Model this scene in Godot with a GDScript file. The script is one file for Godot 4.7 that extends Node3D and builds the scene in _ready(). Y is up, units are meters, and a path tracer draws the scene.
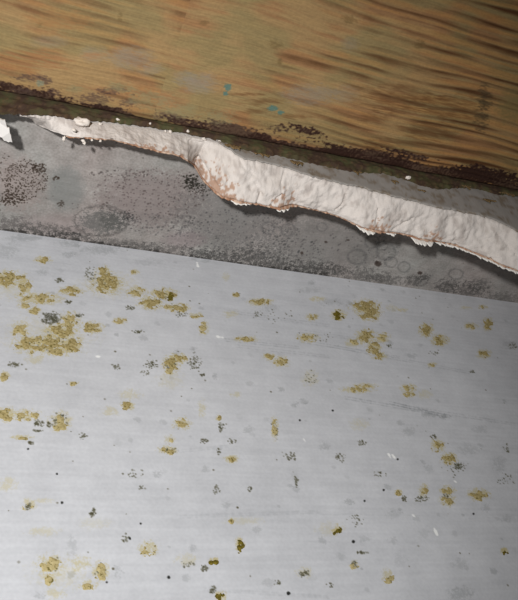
extends Node3D
# All lengths in the helpers are millimetres; MM turns them into metres.
# World: x runs along the wall (to the right), y is up, z comes out of the wall. The origin lies on the line where wall and panel meet.

const MM := 0.001
const FOCAL := 850.0                       # focal length in pixels of the 518 x 600 frame
const PITCH := 36.0
const DIST := 340.0
var R_x: Vector3                            # world axes written in camera axes
var R_y: Vector3
var R_z: Vector3
var cam_pos: Vector3                        # mm
var rng := RandomNumberGenerator.new()
var names := {}

# ------------------------------------------------------------------ camera geometry
func set_up_camera():
	R_x = Vector3(2200.0 - 259.0, -(540.0 - 300.0), -FOCAL).normalized()   # where lines along the wall run together
	var s := sin(deg_to_rad(PITCH))
	var k1 := -R_x.y / R_x.x
	var k0 := -R_x.z * s / R_x.x
	var a := 1.0 + k1 * k1
	var b := 2.0 * k1 * k0
	var c := k0 * k0 + s * s - 1.0
	var yy := (-b + sqrt(b * b - 4.0 * a * c)) / (2.0 * a)
	R_y = Vector3(k1 * yy + k0, yy, s)
	R_z = R_x.cross(R_y)
	cam_pos = -ray(259.0, 266.5).normalized() * DIST

func to_world(v: Vector3) -> Vector3:
	return Vector3(R_x.dot(v), R_y.dot(v), R_z.dot(v))

func ray(u: float, v: float) -> Vector3:
	return to_world(Vector3(u - 259.0, 300.0 - v, -FOCAL))

func hit(u: float, v: float, axis: int, value: float) -> Vector3:
	var r := ray(u, v)
	return cam_pos + r * ((value - cam_pos[axis]) / r[axis])

# ------------------------------------------------------------------ naming
func numbered(called: String) -> String:
	var n: int = names.get(called, 0)
	names[called] = n + 1
	return called if n == 0 else "%s_%03d" % [called, n]

func tag(o: Node3D, label: String, category: String, group := ""):
	o.set_meta("label", label)
	o.set_meta("category", category)
	if group:
		o.set_meta("group", group)

func put(mesh: Mesh, called: String, mat: Material, parent: Node3D = self) -> MeshInstance3D:
	var o := MeshInstance3D.new()
	o.mesh = mesh
	o.material_override = mat
	o.name = numbered(called) if parent == self else called
	o.cast_shadow = GeometryInstance3D.SHADOW_CASTING_SETTING_ON
	parent.add_child(o, true)
	return o

# ------------------------------------------------------------------ noise, meshes
func noise(sd: int, freq: float, octaves := 3, type := FastNoiseLite.TYPE_SIMPLEX_SMOOTH) -> FastNoiseLite:
	var n := FastNoiseLite.new()
	n.seed = sd
	n.noise_type = type
	n.frequency = freq
	n.fractal_type = FastNoiseLite.FRACTAL_FBM if octaves > 1 else FastNoiseLite.FRACTAL_NONE
	n.fractal_octaves = octaves
	return n

func lin(r: float, g: float, b: float) -> Color:
	return Color(r, g, b).srgb_to_linear()

# rows x columns of points (mm) to one surface; colours optional, uvs optional
func sheet(pts: PackedVector3Array, nx: int, ny: int, cols := PackedColorArray(), uvs := PackedVector2Array(), keep := PackedByteArray(), st: SurfaceTool = null) -> SurfaceTool:
	if st == null:
		st = SurfaceTool.new()
		st.begin(Mesh.PRIMITIVE_TRIANGLES)
		st.set_smooth_group(0)
	for j in ny - 1:
		for i in nx - 1:
			if keep.size() and keep[j * nx + i] == 0:
				continue
			var q := [j * nx + i, j * nx + i + 1, (j + 1) * nx + i + 1, (j + 1) * nx + i]
			for k in [0, 2, 1, 0, 3, 2]:
				var n: int = q[k]
				if cols.size():
					st.set_color(cols[n])
				if uvs.size():
					st.set_uv(uvs[n])
				st.add_vertex(pts[n] * MM)
	return st

func done(st: SurfaceTool) -> ArrayMesh:
	st.index()
	st.generate_normals()
	return st.commit()

func quad(st: SurfaceTool, a: Vector3, b: Vector3, c: Vector3, d: Vector3, ua := Vector2.ZERO, ub := Vector2.ZERO, uc := Vector2.ZERO, ud := Vector2.ZERO):
	var p := [a, b, c, d]
	var t := [ua, ub, uc, ud]
	for k in [0, 2, 1, 0, 3, 2]:
		st.set_uv(t[k])
		st.add_vertex(p[k] * MM)

func fold(u: float) -> float:                        # mirror the pattern beyond its edges, without a seam
	return pingpong(u, 1.0)

func along(xs: PackedFloat32Array, vs: PackedFloat32Array, x: float) -> float:
	var n := xs.size()
	if x <= xs[0]:
		return vs[0]
	if x >= xs[n - 1]:
		return vs[n - 1]
	var lo := 0
	var hi := n - 1
	while hi - lo > 1:
		var m := (lo + hi) >> 1
		if xs[m] <= x:
			lo = m
		else:
			hi = m
	return lerpf(vs[lo], vs[hi], (x - xs[lo]) / maxf(xs[hi] - xs[lo], 1e-4))

# ------------------------------------------------------------------ painting of textures (flat colour of the matter only)
class Paint:
	var w: int
	var h: int
	var x0: float
	var y0: float
	var sx: float                            # pixels per mm
	var sy: float
	var buf: PackedByteArray
	func _init(ww: int, hh: int, rect: Rect2):
		w = ww; h = hh; x0 = rect.position.x; y0 = rect.position.y
		sx = ww / rect.size.x; sy = hh / rect.size.y
		buf.resize(w * h * 3)
	func mix(px: int, py: int, c: Color, a: float):
		if px < 0 or py < 0 or px >= w or py >= h or a <= 0.0:
			return
		var i := (py * w + px) * 3
		a = minf(a, 1.0)
		buf[i] = int(lerpf(buf[i], c.r * 255.0, a))
		buf[i + 1] = int(lerpf(buf[i + 1], c.g * 255.0, a))
		buf[i + 2] = int(lerpf(buf[i + 2], c.b * 255.0, a))
	func dot(x: float, y: float, r: float, c: Color, a: float, squash := 1.0):
		var cx := (x - x0) * sx
		var cy := (y - y0) * sy
		var rx := r * sx
		var ry := r * squash * sy
		for py in range(int(cy - ry - 1), int(cy + ry + 2)):
			for px in range(int(cx - rx - 1), int(cx + rx + 2)):
				var d := sqrt(pow((px + 0.5 - cx) / rx, 2) + pow((py + 0.5 - cy) / ry, 2))
				mix(px, py, c, a * clampf((1.25 - d) * 2.0, 0, 1))
	func texture() -> ImageTexture:
		var im := Image.create_from_data(w, h, false, Image.FORMAT_RGB8, buf)
		im.generate_mipmaps()
		return ImageTexture.create_from_image(im)

# an ellipse seen in the photograph, laid on the plane (axis = value) it grows on: centre and two half axes in plane coordinates
func spot(u: float, v: float, rx: float, ry: float, axis: int) -> Array:
	var o := 1 if axis == 2 else 2
	var c := hit(u, v, axis, 0)
	var a := hit(u + rx, v, axis, 0) - c
	var b := hit(u, v + ry, axis, 0) - c
	return [Vector2(c.x, c[o]), Vector2(a.x, a[o]), Vector2(b.x, b[o])]

var mask_noise: FastNoiseLite
var grain_noise: FastNoiseLite

func mask_at(p: Vector2, q: Vector2) -> float:      # q: place inside the ellipse, p: place on the surface
	var d := q.length()
	return 1.0 - d * d + 0.75 * mask_noise.get_noise_2d(p.x, p.y)

func paint_blob(pt: Paint, sp: Array, c: Color, a: float, rough := 1.0, gain := 1.6, run := 1.0):
	var ax: Vector2 = sp[1]
	var bx: Vector2 = sp[2]
	var ce: Vector2 = sp[0]
	var ex := absf(ax.x) + absf(bx.x)
	var ey := absf(ax.y) + absf(bx.y)
	var det := ax.x * bx.y - ax.y * bx.x
	for py in range(int((ce.y - 1.4 * ey - pt.y0) * pt.sy), int((ce.y + 1.4 * ey - pt.y0) * pt.sy) + 1):
		for px in range(int((ce.x - 1.4 * ex - pt.x0) * pt.sx), int((ce.x + 1.4 * ex - pt.x0) * pt.sx) + 1):
			var p := Vector2(pt.x0 + (px + 0.5) / pt.sx, pt.y0 + (py + 0.5) / pt.sy)
			var e := p - ce
			var q := Vector2((e.x * bx.y - e.y * bx.x) / det, (ax.x * e.y - ax.y * e.x) / det)
			var d := q.length_squared()
			if d > 2.0:
				continue
			var m := 1.0 - d + rough * (0.55 * mask_noise.get_noise_2d(p.x * run, p.y) + 0.55 * grain_noise.get_noise_2d(p.x * run, p.y))
			pt.mix(px, py, c, a * clampf(m * gain, 0, 1))

func paint_ring(pt: Paint, sp: Array, c: Color, a: float, width: float):
	var ax: Vector2 = sp[1]
	var bx: Vector2 = sp[2]
	var ce: Vector2 = sp[0]
	var ex := absf(ax.x) + absf(bx.x)
	var ey := absf(ax.y) + absf(bx.y)
	var det := ax.x * bx.y - ax.y * bx.x
	for py in range(int((ce.y - 1.4 * ey - pt.y0) * pt.sy), int((ce.y + 1.4 * ey - pt.y0) * pt.sy) + 1):
		for px in range(int((ce.x - 1.4 * ex - pt.x0) * pt.sx), int((ce.x + 1.4 * ex - pt.x0) * pt.sx) + 1):
			var p := Vector2(pt.x0 + (px + 0.5) / pt.sx, pt.y0 + (py + 0.5) / pt.sy)
			var e := p - ce
			var q := Vector2((e.x * bx.y - e.y * bx.x) / det, (ax.x * e.y - ax.y * e.x) / det)
			var d := q.length() + 0.12 * mask_noise.get_noise_2d(p.x, p.y)
			pt.mix(px, py, c, a * clampf(1.0 - absf(d - 1.0) / width, 0, 1) * clampf(0.75 + grain_noise.get_noise_2d(p.x * 1.5, p.y * 1.5), 0, 1))

func paint_dots(pt: Paint, sp: Array, n: int, r0: float, r1: float, c: Color, a: float, even := false):
	for k in n:
		var ang := rng.randf() * TAU
		var d := sqrt(rng.randf()) if even else sqrt(absf(rng.randfn(0.0, 0.45)))
		var p: Vector2 = sp[0] + sp[1] * cos(ang) * d + sp[2] * sin(ang) * d
		pt.dot(p.x, p.y, rng.randf_range(r0, r1), c, a * rng.randf_range(0.6, 1.0), rng.randf_range(0.7, 1.3))

func paint_line(pt: Paint, u0: float, v0: float, u1: float, v1: float, axis: int, r: float, c: Color, a: float):
	var o := 1 if axis == 2 else 2
	var p := hit(u0, v0, axis, 0)
	var q := hit(u1, v1, axis, 0)
	var n := int(p.distance_to(q) / (r * 1.2)) + 1
	for k in n:
		var m := p.lerp(q, float(k) / n)
		var s := grain_noise.get_noise_2d(m.x * 0.8, m[o] * 3.0)
		pt.dot(m.x, m[o], r * (1.0 + s), c, a * clampf(0.6 + 1.2 * s, 0, 1))

# ------------------------------------------------------------------ the main lines of the place
var beam_x := PackedFloat32Array()
var beam_y := PackedFloat32Array()

func beam_low(x: float) -> float:                   # underside of the beam
	return lerpf(beam_y[0], beam_y[1], (x - beam_x[0]) / (beam_x[1] - beam_x[0]))

func board_top(x: float) -> float:
	return beam_low(x) - 1.6

func _ready():
	rng.seed = 4711
	set_up_camera()
	# ---- camera
	var cam := Camera3D.new()
	cam.name = "camera"
	cam.keep_aspect = Camera3D.KEEP_HEIGHT
	cam.fov = rad_to_deg(2.0 * atan(300.0 / FOCAL))
	cam.near = 0.01
	cam.far = 20.0
	add_child(cam)
	var bx := to_world(Vector3.RIGHT)
	var by := to_world(Vector3.UP)
	var bz := to_world(Vector3.BACK)
	cam.transform = Transform3D(Basis(bx, by, bz), cam_pos * MM)
	cam.current = true
	# ---- surroundings: a dim, dark cavity
	var env := Environment.new()
	env.background_mode = Environment.BG_COLOR
	env.background_color = Color(0.16, 0.157, 0.153)
	env.background_energy_multiplier = 1.0
	env.tonemap_mode = Environment.TONE_MAPPER_LINEAR
	env.tonemap_exposure = 1.0
	env.sdfgi_enabled = true
	env.ssao_enabled = true
	env.ssil_enabled = true
	var we := WorldEnvironment.new()
	we.name = "surroundings"
	we.environment = env
	add_child(we)
	# ---- the torch: above and to the left of the lens, a little behind it
	var torch := SpotLight3D.new()
	torch.name = "torch"
	torch.light_color = Color(1.0, 1.0, 1.0)
	torch.light_energy = 0.228
	torch.light_size = 0.01
	torch.spot_range = 5.0
	torch.spot_attenuation = 2.0
	torch.spot_angle = 27.0
	torch.spot_angle_attenuation = 1.0
	torch.shadow_enabled = true
	add_child(torch)
	var at := cam_pos + to_world(Vector3(-50, 40, 150))
	var aim := hit(115, 350, 1, 0)
	torch.look_at_from_position(at * MM, aim * MM, Vector3.UP)

	mask_noise = noise(3, 0.42, 3)
	grain_noise = noise(8, 1.3, 2)
	var b0 := hit(0, 93, 2, 0)
	var b1 := hit(518, 192, 2, 0)
	beam_x = PackedFloat32Array([b0.x, b1.x])
	beam_y = PackedFloat32Array([b0.y, b1.y])

	build_wall()
	build_panel()
	build_beam()
	build_board()
	build_batten()
	build_small_things()

# ------------------------------------------------------------------ grey wall
func build_wall():
	var pt := Paint.new(2048, 352, Rect2(-200, -2, 400, 64))
	var big := noise(21, 0.03, 3)
	var mid := noise(22, 0.16, 3)
	var fine := noise(23, 0.9, 2)
	for j in pt.h:
		var y := pt.y0 + (j + 0.5) / pt.sy
		for i in pt.w:
			var x := pt.x0 + (i + 0.5) / pt.sx
			var m := mid.get_noise_2d(x, y)
			var v := 0.57 + 0.05 * big.get_noise_2d(x, y) + 0.05 * m + 0.05 * fine.get_noise_2d(x, y)
			var warm := 0.018 + 0.02 * big.get_noise_2d(x + 300.0, y)
			var k := (j * pt.w + i) * 3
			pt.buf[k] = int(clampf(v + warm, 0, 1) * 255.0)
			pt.buf[k + 1] = int(clampf(v - 0.004, 0, 1) * 255.0)
			pt.buf[k + 2] = int(clampf(v - 0.022, 0, 1) * 255.0)
	# smooth grey-blue and mauve mould films with outlines
	paint_blob(pt, spot(66, 190, 22, 26, 2), Color(0.47, 0.48, 0.47), 0.6, 0.5)
	paint_blob(pt, spot(150, 200, 60, 32, 2), Color(0.50, 0.45, 0.44), 0.6, 0.9)
	paint_blob(pt, spot(20, 185, 30, 30, 2), Color(0.56, 0.50, 0.48), 0.5, 0.8)
	paint_blob(pt, spot(60, 225, 60, 12, 2), Color(0.55, 0.50, 0.49), 0.45, 0.8)
	paint_blob(pt, spot(104, 222, 27, 13, 2), Color(0.37, 0.37, 0.36), 0.7, 1.5)
	paint_ring(pt, spot(101, 221, 26, 15, 2), Color(0.26, 0.25, 0.24), 0.55, 0.10)
	paint_blob(pt, spot(112, 221, 12, 9, 2), Color(0.30, 0.30, 0.29), 0.5, 2.0)
	paint_blob(pt, spot(230, 215, 60, 40, 2), Color(0.44, 0.43, 0.42), 0.6, 1.1)
	paint_blob(pt, spot(330, 245, 70, 30, 2), Color(0.45, 0.44, 0.43), 0.5, 1.1)
	paint_blob(pt, spot(185, 240, 25, 10, 2), Color(0.53, 0.48, 0.48), 0.5, 0.8)
	# dark mould along the foot of the wall, with its own ragged outline
	for a in [[12, 226, 26, 10, 0.30], [45, 231, 30, 7, 0.28], [75, 238, 20, 6, 0.24], [60, 234, 20, 3, 0.22], [110, 243, 35, 5, 0.33], [140, 247, 26, 5, 0.30], [170, 249, 22, 5, 0.33], [200, 255, 20, 7, 0.28], [225, 258, 25, 9, 0.27], [250, 259, 20, 11, 0.27], [275, 266, 26, 9, 0.24], [310, 268, 26, 8, 0.24], [330, 271, 20, 7, 0.27], [262, 255, 30, 9, 0.36], [365, 276, 26, 8, 0.32], [385, 280, 20, 6, 0.33], [415, 281, 12, 6, 0.27], [424, 277, 8, 4, 0.28], [447, 287, 14, 8, 0.24], [470, 291, 18, 8, 0.27], [500, 299, 18, 7, 0.36], [478, 285, 16, 6, 0.33]]:
		paint_blob(pt, spot(a[0], a[1], a[2], a[3], 2), Color(a[4] * 1.03, a[4] * 1.0, a[4] * 0.97), 0.6, 2.2, 1.0)
	for u in range(0, 330, 5):
		paint_blob(pt, spot(u + rng.randf_range(-2, 2), 229.5 + u * 0.141, rng.randf_range(2, 5), rng.randf_range(1.2, 2.6), 2), Color(0.20, 0.19, 0.18), rng.randf_range(0.2, 0.9), 1.2)
	# speckled colonies
	var dark := Color(0.20, 0.16, 0.13)
	paint_dots(pt, spot(26, 180, 22, 20, 2), 430, 0.11, 0.28, dark, 0.9, true)
	paint_dots(pt, spot(12, 198, 16, 9, 2), 190, 0.13, 0.32, dark, 0.95)
	paint_dots(pt, spot(5, 168, 8, 14, 2), 40, 0.14, 0.3, dark, 0.85, true)
	paint_dots(pt, spot(38, 168, 8, 6, 2), 50, 0.16, 0.36, dark, 0.85)
	paint_dots(pt, spot(56, 178, 4, 3, 2), 10, 0.2, 0.45, dark, 0.8)
	paint_dots(pt, spot(60, 204, 5, 4, 2), 16, 0.2, 0.4, dark, 0.6)
	paint_dots(pt, spot(191, 182, 9, 10, 2), 90, 0.18, 0.42, Color(0.14, 0.13, 0.11), 0.9)
	paint_dots(pt, spot(202, 188, 10, 8, 2), 50, 0.15, 0.35, Color(0.14, 0.13, 0.11), 0.85)
	paint_dots(pt, spot(150, 195, 55, 26, 2), 320, 0.15, 0.38, Color(0.30, 0.26, 0.25), 0.65, true)
	paint_dots(pt, spot(120, 174, 30, 4, 2), 50, 0.15, 0.4, Color(0.28, 0.25, 0.24), 0.6, true)
	paint_dots(pt, spot(128, 216, 8, 5, 2), 26, 0.2, 0.4, Color(0.2, 0.2, 0.2), 0.7)
	paint_dots(pt, spot(165, 225, 45, 12, 2), 160, 0.15, 0.45, Color(0.28, 0.27, 0.27), 0.5, true)
	paint_dots(pt, spot(240, 235, 60, 25, 2), 420, 0.15, 0.4, Color(0.26, 0.26, 0.26), 0.5, true)
	paint_dots(pt, spot(340, 250, 60, 22, 2), 110, 0.15, 0.45, Color(0.27, 0.26, 0.26), 0.5, true)
	paint_dots(pt, spot(285, 250, 40, 12, 2), 120, 0.2, 0.5, Color(0.25, 0.25, 0.25), 0.5, true)
	# ring-shaped colonies
	var rim := Color(0.27, 0.27, 0.27)
	for a in [[404, 267, 6, 5], [456, 274, 7, 5], [372, 242, 7, 6], [386, 252, 9, 8], [391, 262, 6, 5], [357, 257, 9, 7], [382, 246, 6, 4], [288, 230, 7, 6], [322, 227, 5, 4], [268, 228, 6, 6]]:
		paint_ring(pt, spot(a[0], a[1], a[2], a[3], 2), rim, 0.45, 0.24)
	for a in [[378, 264, 4, 3], [377, 262, 2, 2], [420, 273, 3, 2], [302, 253, 2, 2], [326, 242, 2, 1.5], [348, 240, 2, 1]]:
		paint_blob(pt, spot(a[0], a[1], a[2], a[3], 2), Color(0.25, 0.21, 0.19), 0.8, 0.5)
	# scattered specks elsewhere along the wall
	for k in 500:
		pt.dot(rng.randf_range(-200, 200), rng.randf_range(0, 54), rng.randf_range(0.12, 0.35), Color(0.3, 0.28, 0.27), rng.randf_range(0.2, 0.6))
	var m := StandardMaterial3D.new()
	m.albedo_texture = pt.texture()
	m.roughness = 0.85
	m.metallic_specular = 0.3
	var rel := NoiseTexture2D.new()
	rel.width = 512; rel.height = 512; rel.seamless = true
	rel.noise = noise(31, 0.02, 4)
	m.heightmap_enabled = true
	m.heightmap_texture = rel
	m.heightmap_scale = 0.03
	var st := SurfaceTool.new()
	st.begin(Mesh.PRIMITIVE_TRIANGLES)
	st.set_smooth_group(-1)
	var n := 48
	for i in n:
		var xa := -400.0 + 800.0 * i / n
		var xb := -400.0 + 800.0 * (i + 1) / n
		var ya := board_top(xa)
		var yb := board_top(xb)
		var uv := func(x: float, y: float): return Vector2(fold((x + 200.0) / 400.0), (y + 2.0) / 64.0)
		quad(st, Vector3(xa, -15, 0), Vector3(xb, -15, 0), Vector3(xb, yb, 0), Vector3(xa, ya, 0), uv.call(xa, -15.0), uv.call(xb, -15.0), uv.call(xb, yb), uv.call(xa, ya))
		quad(st, Vector3(xa, ya, 0), Vector3(xb, yb, 0), Vector3(xb, yb, -40), Vector3(xa, ya, -40), uv.call(xa, ya), uv.call(xb, yb), uv.call(xb, yb), uv.call(xa, ya))
		quad(st, Vector3(xb, -15, -40), Vector3(xa, -15, -40), Vector3(xa, ya, -40), Vector3(xb, yb, -40))
	quad(st, Vector3(-400, -15, -40), Vector3(-400, -15, 0), Vector3(-400, board_top(-400), 0), Vector3(-400, board_top(-400), -40))
	quad(st, Vector3(400, -15, 0), Vector3(400, -15, -40), Vector3(400, board_top(400), -40), Vector3(400, board_top(400), 0))
	quad(st, Vector3(-400, -15, -40), Vector3(400, -15, -40), Vector3(400, -15, 0), Vector3(-400, -15, 0))
	var o := put(done(st), "wall_back", m)
	o.set_meta("kind", "structure")
	o.set_meta("label", "grey mouldy wall strip between white panel and broken plasterboard")
	o.set_meta("category", "wall")

# ------------------------------------------------------------------ white painted panel with mould
# u, v, half width, half height (pixels of the photograph), strength
const YELLOW := [[8, 279, 15, 7, 0.9], [25, 287, 6, 8, 0.8], [43, 260, 6.5, 3.2, 0.9], [40, 299, 19, 5, 0.75], [25, 306, 6, 3, 0.7], [34, 311, 5, 3.5, 0.8], [71, 291, 9.5, 4.3, 0.85], [104, 273, 6, 6, 0.9], [107, 284, 13, 8, 0.95], [137, 292, 9, 4.5, 0.7], [164, 294, 11, 5, 0.9], [151, 303, 10, 6, 0.95], [170, 307, 8, 2.5, 0.7], [70, 320, 8, 7, 0.7], [61, 331, 13, 7, 0.95], [20, 330, 7, 7, 0.7], [30, 345, 13, 7.5, 0.95], [49, 342, 11, 7, 0.95], [70, 345, 10, 7.5, 0.9], [58, 352, 12, 4, 0.8], [93, 328, 9, 5, 0.85], [120, 321, 6, 3, 0.7], [4, 377, 5, 4, 0.8], [74, 384, 4, 2, 0.7], [171, 364, 7, 7, 0.9], [179, 359, 8, 4, 0.9], [170, 371, 5, 4, 0.6], [135, 272, 4, 2.5, 0.7], [178, 308, 10, 4, 0.8], [196, 316, 6, 2.5, 0.75], [170, 296, 3.5, 4.5, 1.0], [260, 302, 10, 3.2, 0.95], [246, 339, 10, 2.5, 0.8], [204, 328, 4.5, 6, 0.55], [236, 295, 3, 2.4, 0.85], [312, 317, 5, 3, 0.8], [339, 315, 6, 4.5, 1.0], [308, 338, 9, 4, 0.65], [269, 357, 5, 3, 0.85], [281, 362, 7, 4.5, 0.85], [366, 307, 12, 6, 0.95], [370, 314, 9, 6, 0.95], [366, 336, 8, 6, 0.9], [374, 348, 6, 6, 0.95], [380, 356, 6, 3.4, 0.95], [354, 343, 7, 4, 0.6], [383, 338, 6, 5, 0.55], [426, 330, 6, 6, 0.95], [440, 340, 7, 5, 0.95], [471, 326, 6, 3, 0.6], [488, 324, 4.5, 5.5, 0.85], [484, 354, 5.5, 4, 0.9], [483, 307, 4, 2, 0.6], [432, 365, 4, 2, 0.7], [358, 390, 13, 3, 0.75], [366, 386, 10, 2, 0.65], [409, 388, 7, 3, 0.7], [410, 394, 6, 3, 0.7], [5, 415, 10, 6, 0.8], [25, 416, 13, 5, 0.7], [60, 422, 9, 8, 0.7], [22, 438, 8, 2, 0.8], [128, 406, 5, 4, 0.9], [168, 451, 8, 3.5, 0.85], [170, 440, 4, 4, 0.5], [29, 506, 6, 5, 0.65], [149, 550, 8, 6, 0.75], [51, 567, 11, 9, 0.6], [49, 582, 5, 5, 0.6], [101, 572, 7, 8, 0.65], [88, 587, 7, 4, 0.65], [182, 424, 7, 5, 0.75], [232, 460, 6, 3, 0.85], [275, 428, 3, 10, 0.6], [219, 418, 2.5, 2.5, 0.9], [240, 545, 3.6, 6.5, 1.0], [221, 597, 5, 4, 1.0], [211, 563, 2.2, 2.2, 1.0], [216, 562, 2.5, 2.5, 1.0], [231, 522, 2.5, 2.5, 0.8], [438, 446, 5.5, 5.5, 0.85], [449, 459, 6.5, 5, 0.95], [424, 491, 4, 5, 0.9], [399, 493, 3.2, 2.6, 0.85], [448, 491, 6, 3.5, 0.8], [448, 501, 6.5, 5, 0.75], [479, 495, 9, 5, 0.8], [388, 578, 5, 6, 0.65], [355, 566, 4, 4, 0.5], [505, 552, 3, 2.8, 1.0], [337, 531, 4.2, 4, 1.0]]
# stains too thin to stand up from the paint
const FAINT := [[110, 412, 10, 5, 0.35], [8, 486, 10, 8, 0.35], [44, 533, 17, 5, 0.3], [45, 502, 12, 3, 0.3], [81, 565, 10, 8, 0.45], [60, 575, 30, 18, 0.2], [187, 562, 12, 7, 0.3], [56, 596, 10, 5, 0.4], [310, 379, 9, 9, 0.3], [231, 314, 8, 4, 0.4], [226, 277, 4, 4, 0.35], [236, 395, 6, 3, 0.35], [202, 409, 4, 9, 0.4], [330, 530, 14, 8, 0.2], [245, 522, 20, 4, 0.22], [392, 308, 6, 4, 0.3], [425, 395, 8, 5, 0.3], [95, 525, 18, 7, 0.15], [35, 360, 9, 5, 0.4], [130, 395, 12, 6, 0.3], [170, 380, 14, 10, 0.2], [305, 574, 8, 6, 0.35], [317, 299, 9, 2.5, 0.6], [402, 310, 6, 2, 0.5], [466, 308, 6, 2, 0.4], [10, 288, 22, 12, 0.2], [50, 335, 45, 22, 0.2], [110, 285, 30, 14, 0.2], [360, 425, 10, 6, 0.25]]
# clusters of dark specks
const DARK := [[91, 274, 7, 8, 34], [51, 319, 10, 7, 90], [79, 316, 5, 3, 22], [68, 302, 4, 2.2, 22], [130, 308, 6, 3, 22], [137, 332, 7, 2.5, 16], [60, 280, 5, 3, 20], [14, 365, 7, 3, 22], [152, 365, 8, 5, 34], [117, 367, 4, 3, 12], [145, 374, 6, 4, 10], [195, 363, 7, 9, 44], [203, 375, 3, 2.4, 12], [257, 314, 5, 5, 16], [39, 424, 6, 4, 26], [49, 425, 3, 3, 14], [83, 437, 5, 4, 12], [38, 432, 6, 1.5, 12], [60, 421, 9, 8, 22], [28, 508, 5, 4, 14], [93, 513, 3, 6, 20], [222, 427, 5, 5, 18], [204, 442, 5, 3, 14], [219, 452, 3, 3, 10], [232, 442, 5, 3, 10], [275, 430, 4, 10, 22], [290, 457, 8, 5, 22], [297, 482, 3, 7, 16], [217, 490, 5, 5, 12], [250, 490, 4, 3, 8], [187, 566, 8, 4, 10], [205, 570, 4, 4, 14], [305, 575, 6, 4, 20], [278, 584, 4, 3, 8], [331, 587, 4, 3, 8], [213, 592, 4, 4, 14], [458, 467, 5, 4, 40], [434, 437, 4, 3, 18], [405, 500, 3, 4, 20], [422, 500, 8, 4, 30], [448, 498, 6, 6, 20], [362, 444, 6, 3, 18], [343, 459, 4, 6, 12], [362, 554, 7, 2, 12], [355, 520, 8, 8, 16], [355, 566, 5, 5, 14], [380, 475, 9, 3, 14], [457, 468, 14, 9, 20], [513, 346, 5, 4, 24], [434, 353, 6, 3, 14], [390, 346, 4, 3, 8], [472, 372, 3, 2, 10], [172, 452, 9, 3, 16], [128, 406, 5, 4, 14], [101, 572, 7, 8, 12], [51, 565, 10, 8, 10], [310, 379, 8, 9, 16], [30, 444, 5, 2, 8], [135, 475, 12, 7, 12], [142, 488, 4, 3, 6], [125, 540, 5, 5, 10], [318, 337, 18, 5, 14], [280, 316, 20, 8, 14], [338, 457, 4, 4, 12], [505, 480, 9, 10, 14], [508, 450, 6, 6, 14], [180, 315, 9, 6, 16], [164, 296, 11, 5, 22], [108, 282, 12, 9, 26], [55, 344, 34, 9, 40], [170, 364, 9, 8, 22]]
# soft grey smudges of mildew
const GREY := [[70, 243, 14, 4, 0.3], [100, 250, 22, 5, 0.35], [25, 238, 20, 4, 0.35], [42, 272, 6, 4, 0.3], [70, 255, 10, 3, 0.4], [150, 262, 18, 4, 0.2], [8, 250, 12, 8, 0.3], [195, 258, 4, 3, 0.3], [206, 260, 5, 3, 0.3], [312, 283, 4, 3, 0.4], [310, 290, 14, 3, 0.25], [270, 308, 10, 4, 0.25], [330, 302, 14, 4, 0.25], [158, 475, 5, 4, 0.35], [118, 573, 6, 7, 0.3], [72, 548, 6, 10, 0.25], [40, 597, 6, 4, 0.35], [295, 405, 4, 3, 0.4], [248, 430, 6, 4, 0.3], [325, 447, 6, 5, 0.3], [409, 432, 7, 5, 0.28], [350, 503, 5, 4, 0.4], [430, 470, 6, 4, 0.25], [395, 515, 8, 6, 0.22], [470, 450, 12, 6, 0.22], [480, 430, 9, 4, 0.22], [430, 415, 9, 3, 0.4], [444, 417, 5, 2.5, 0.6], [487, 509, 5, 5, 0.3], [460, 565, 9, 7, 0.22], [462, 595, 14, 8, 0.35], [500, 465, 8, 8, 0.25], [400, 560, 8, 8, 0.15], [510, 345, 9, 5, 0.25], [412, 356, 7, 3, 0.3], [355, 305, 14, 3, 0.25], [205, 470, 5, 4, 0.3], [227, 507, 5, 5, 0.3], [257, 531, 5, 4, 0.3], [193, 550, 5, 4, 0.3], [270, 585, 8, 5, 0.22], [365, 540, 6, 4, 0.25], [393, 542, 5, 4, 0.25], [425, 535, 6, 8, 0.15], [507, 520, 6, 4, 0.25], [177, 353, 4, 3, 0.4], [193, 349, 4, 2, 0.3], [215, 377, 3, 3, 0.4]]

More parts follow.
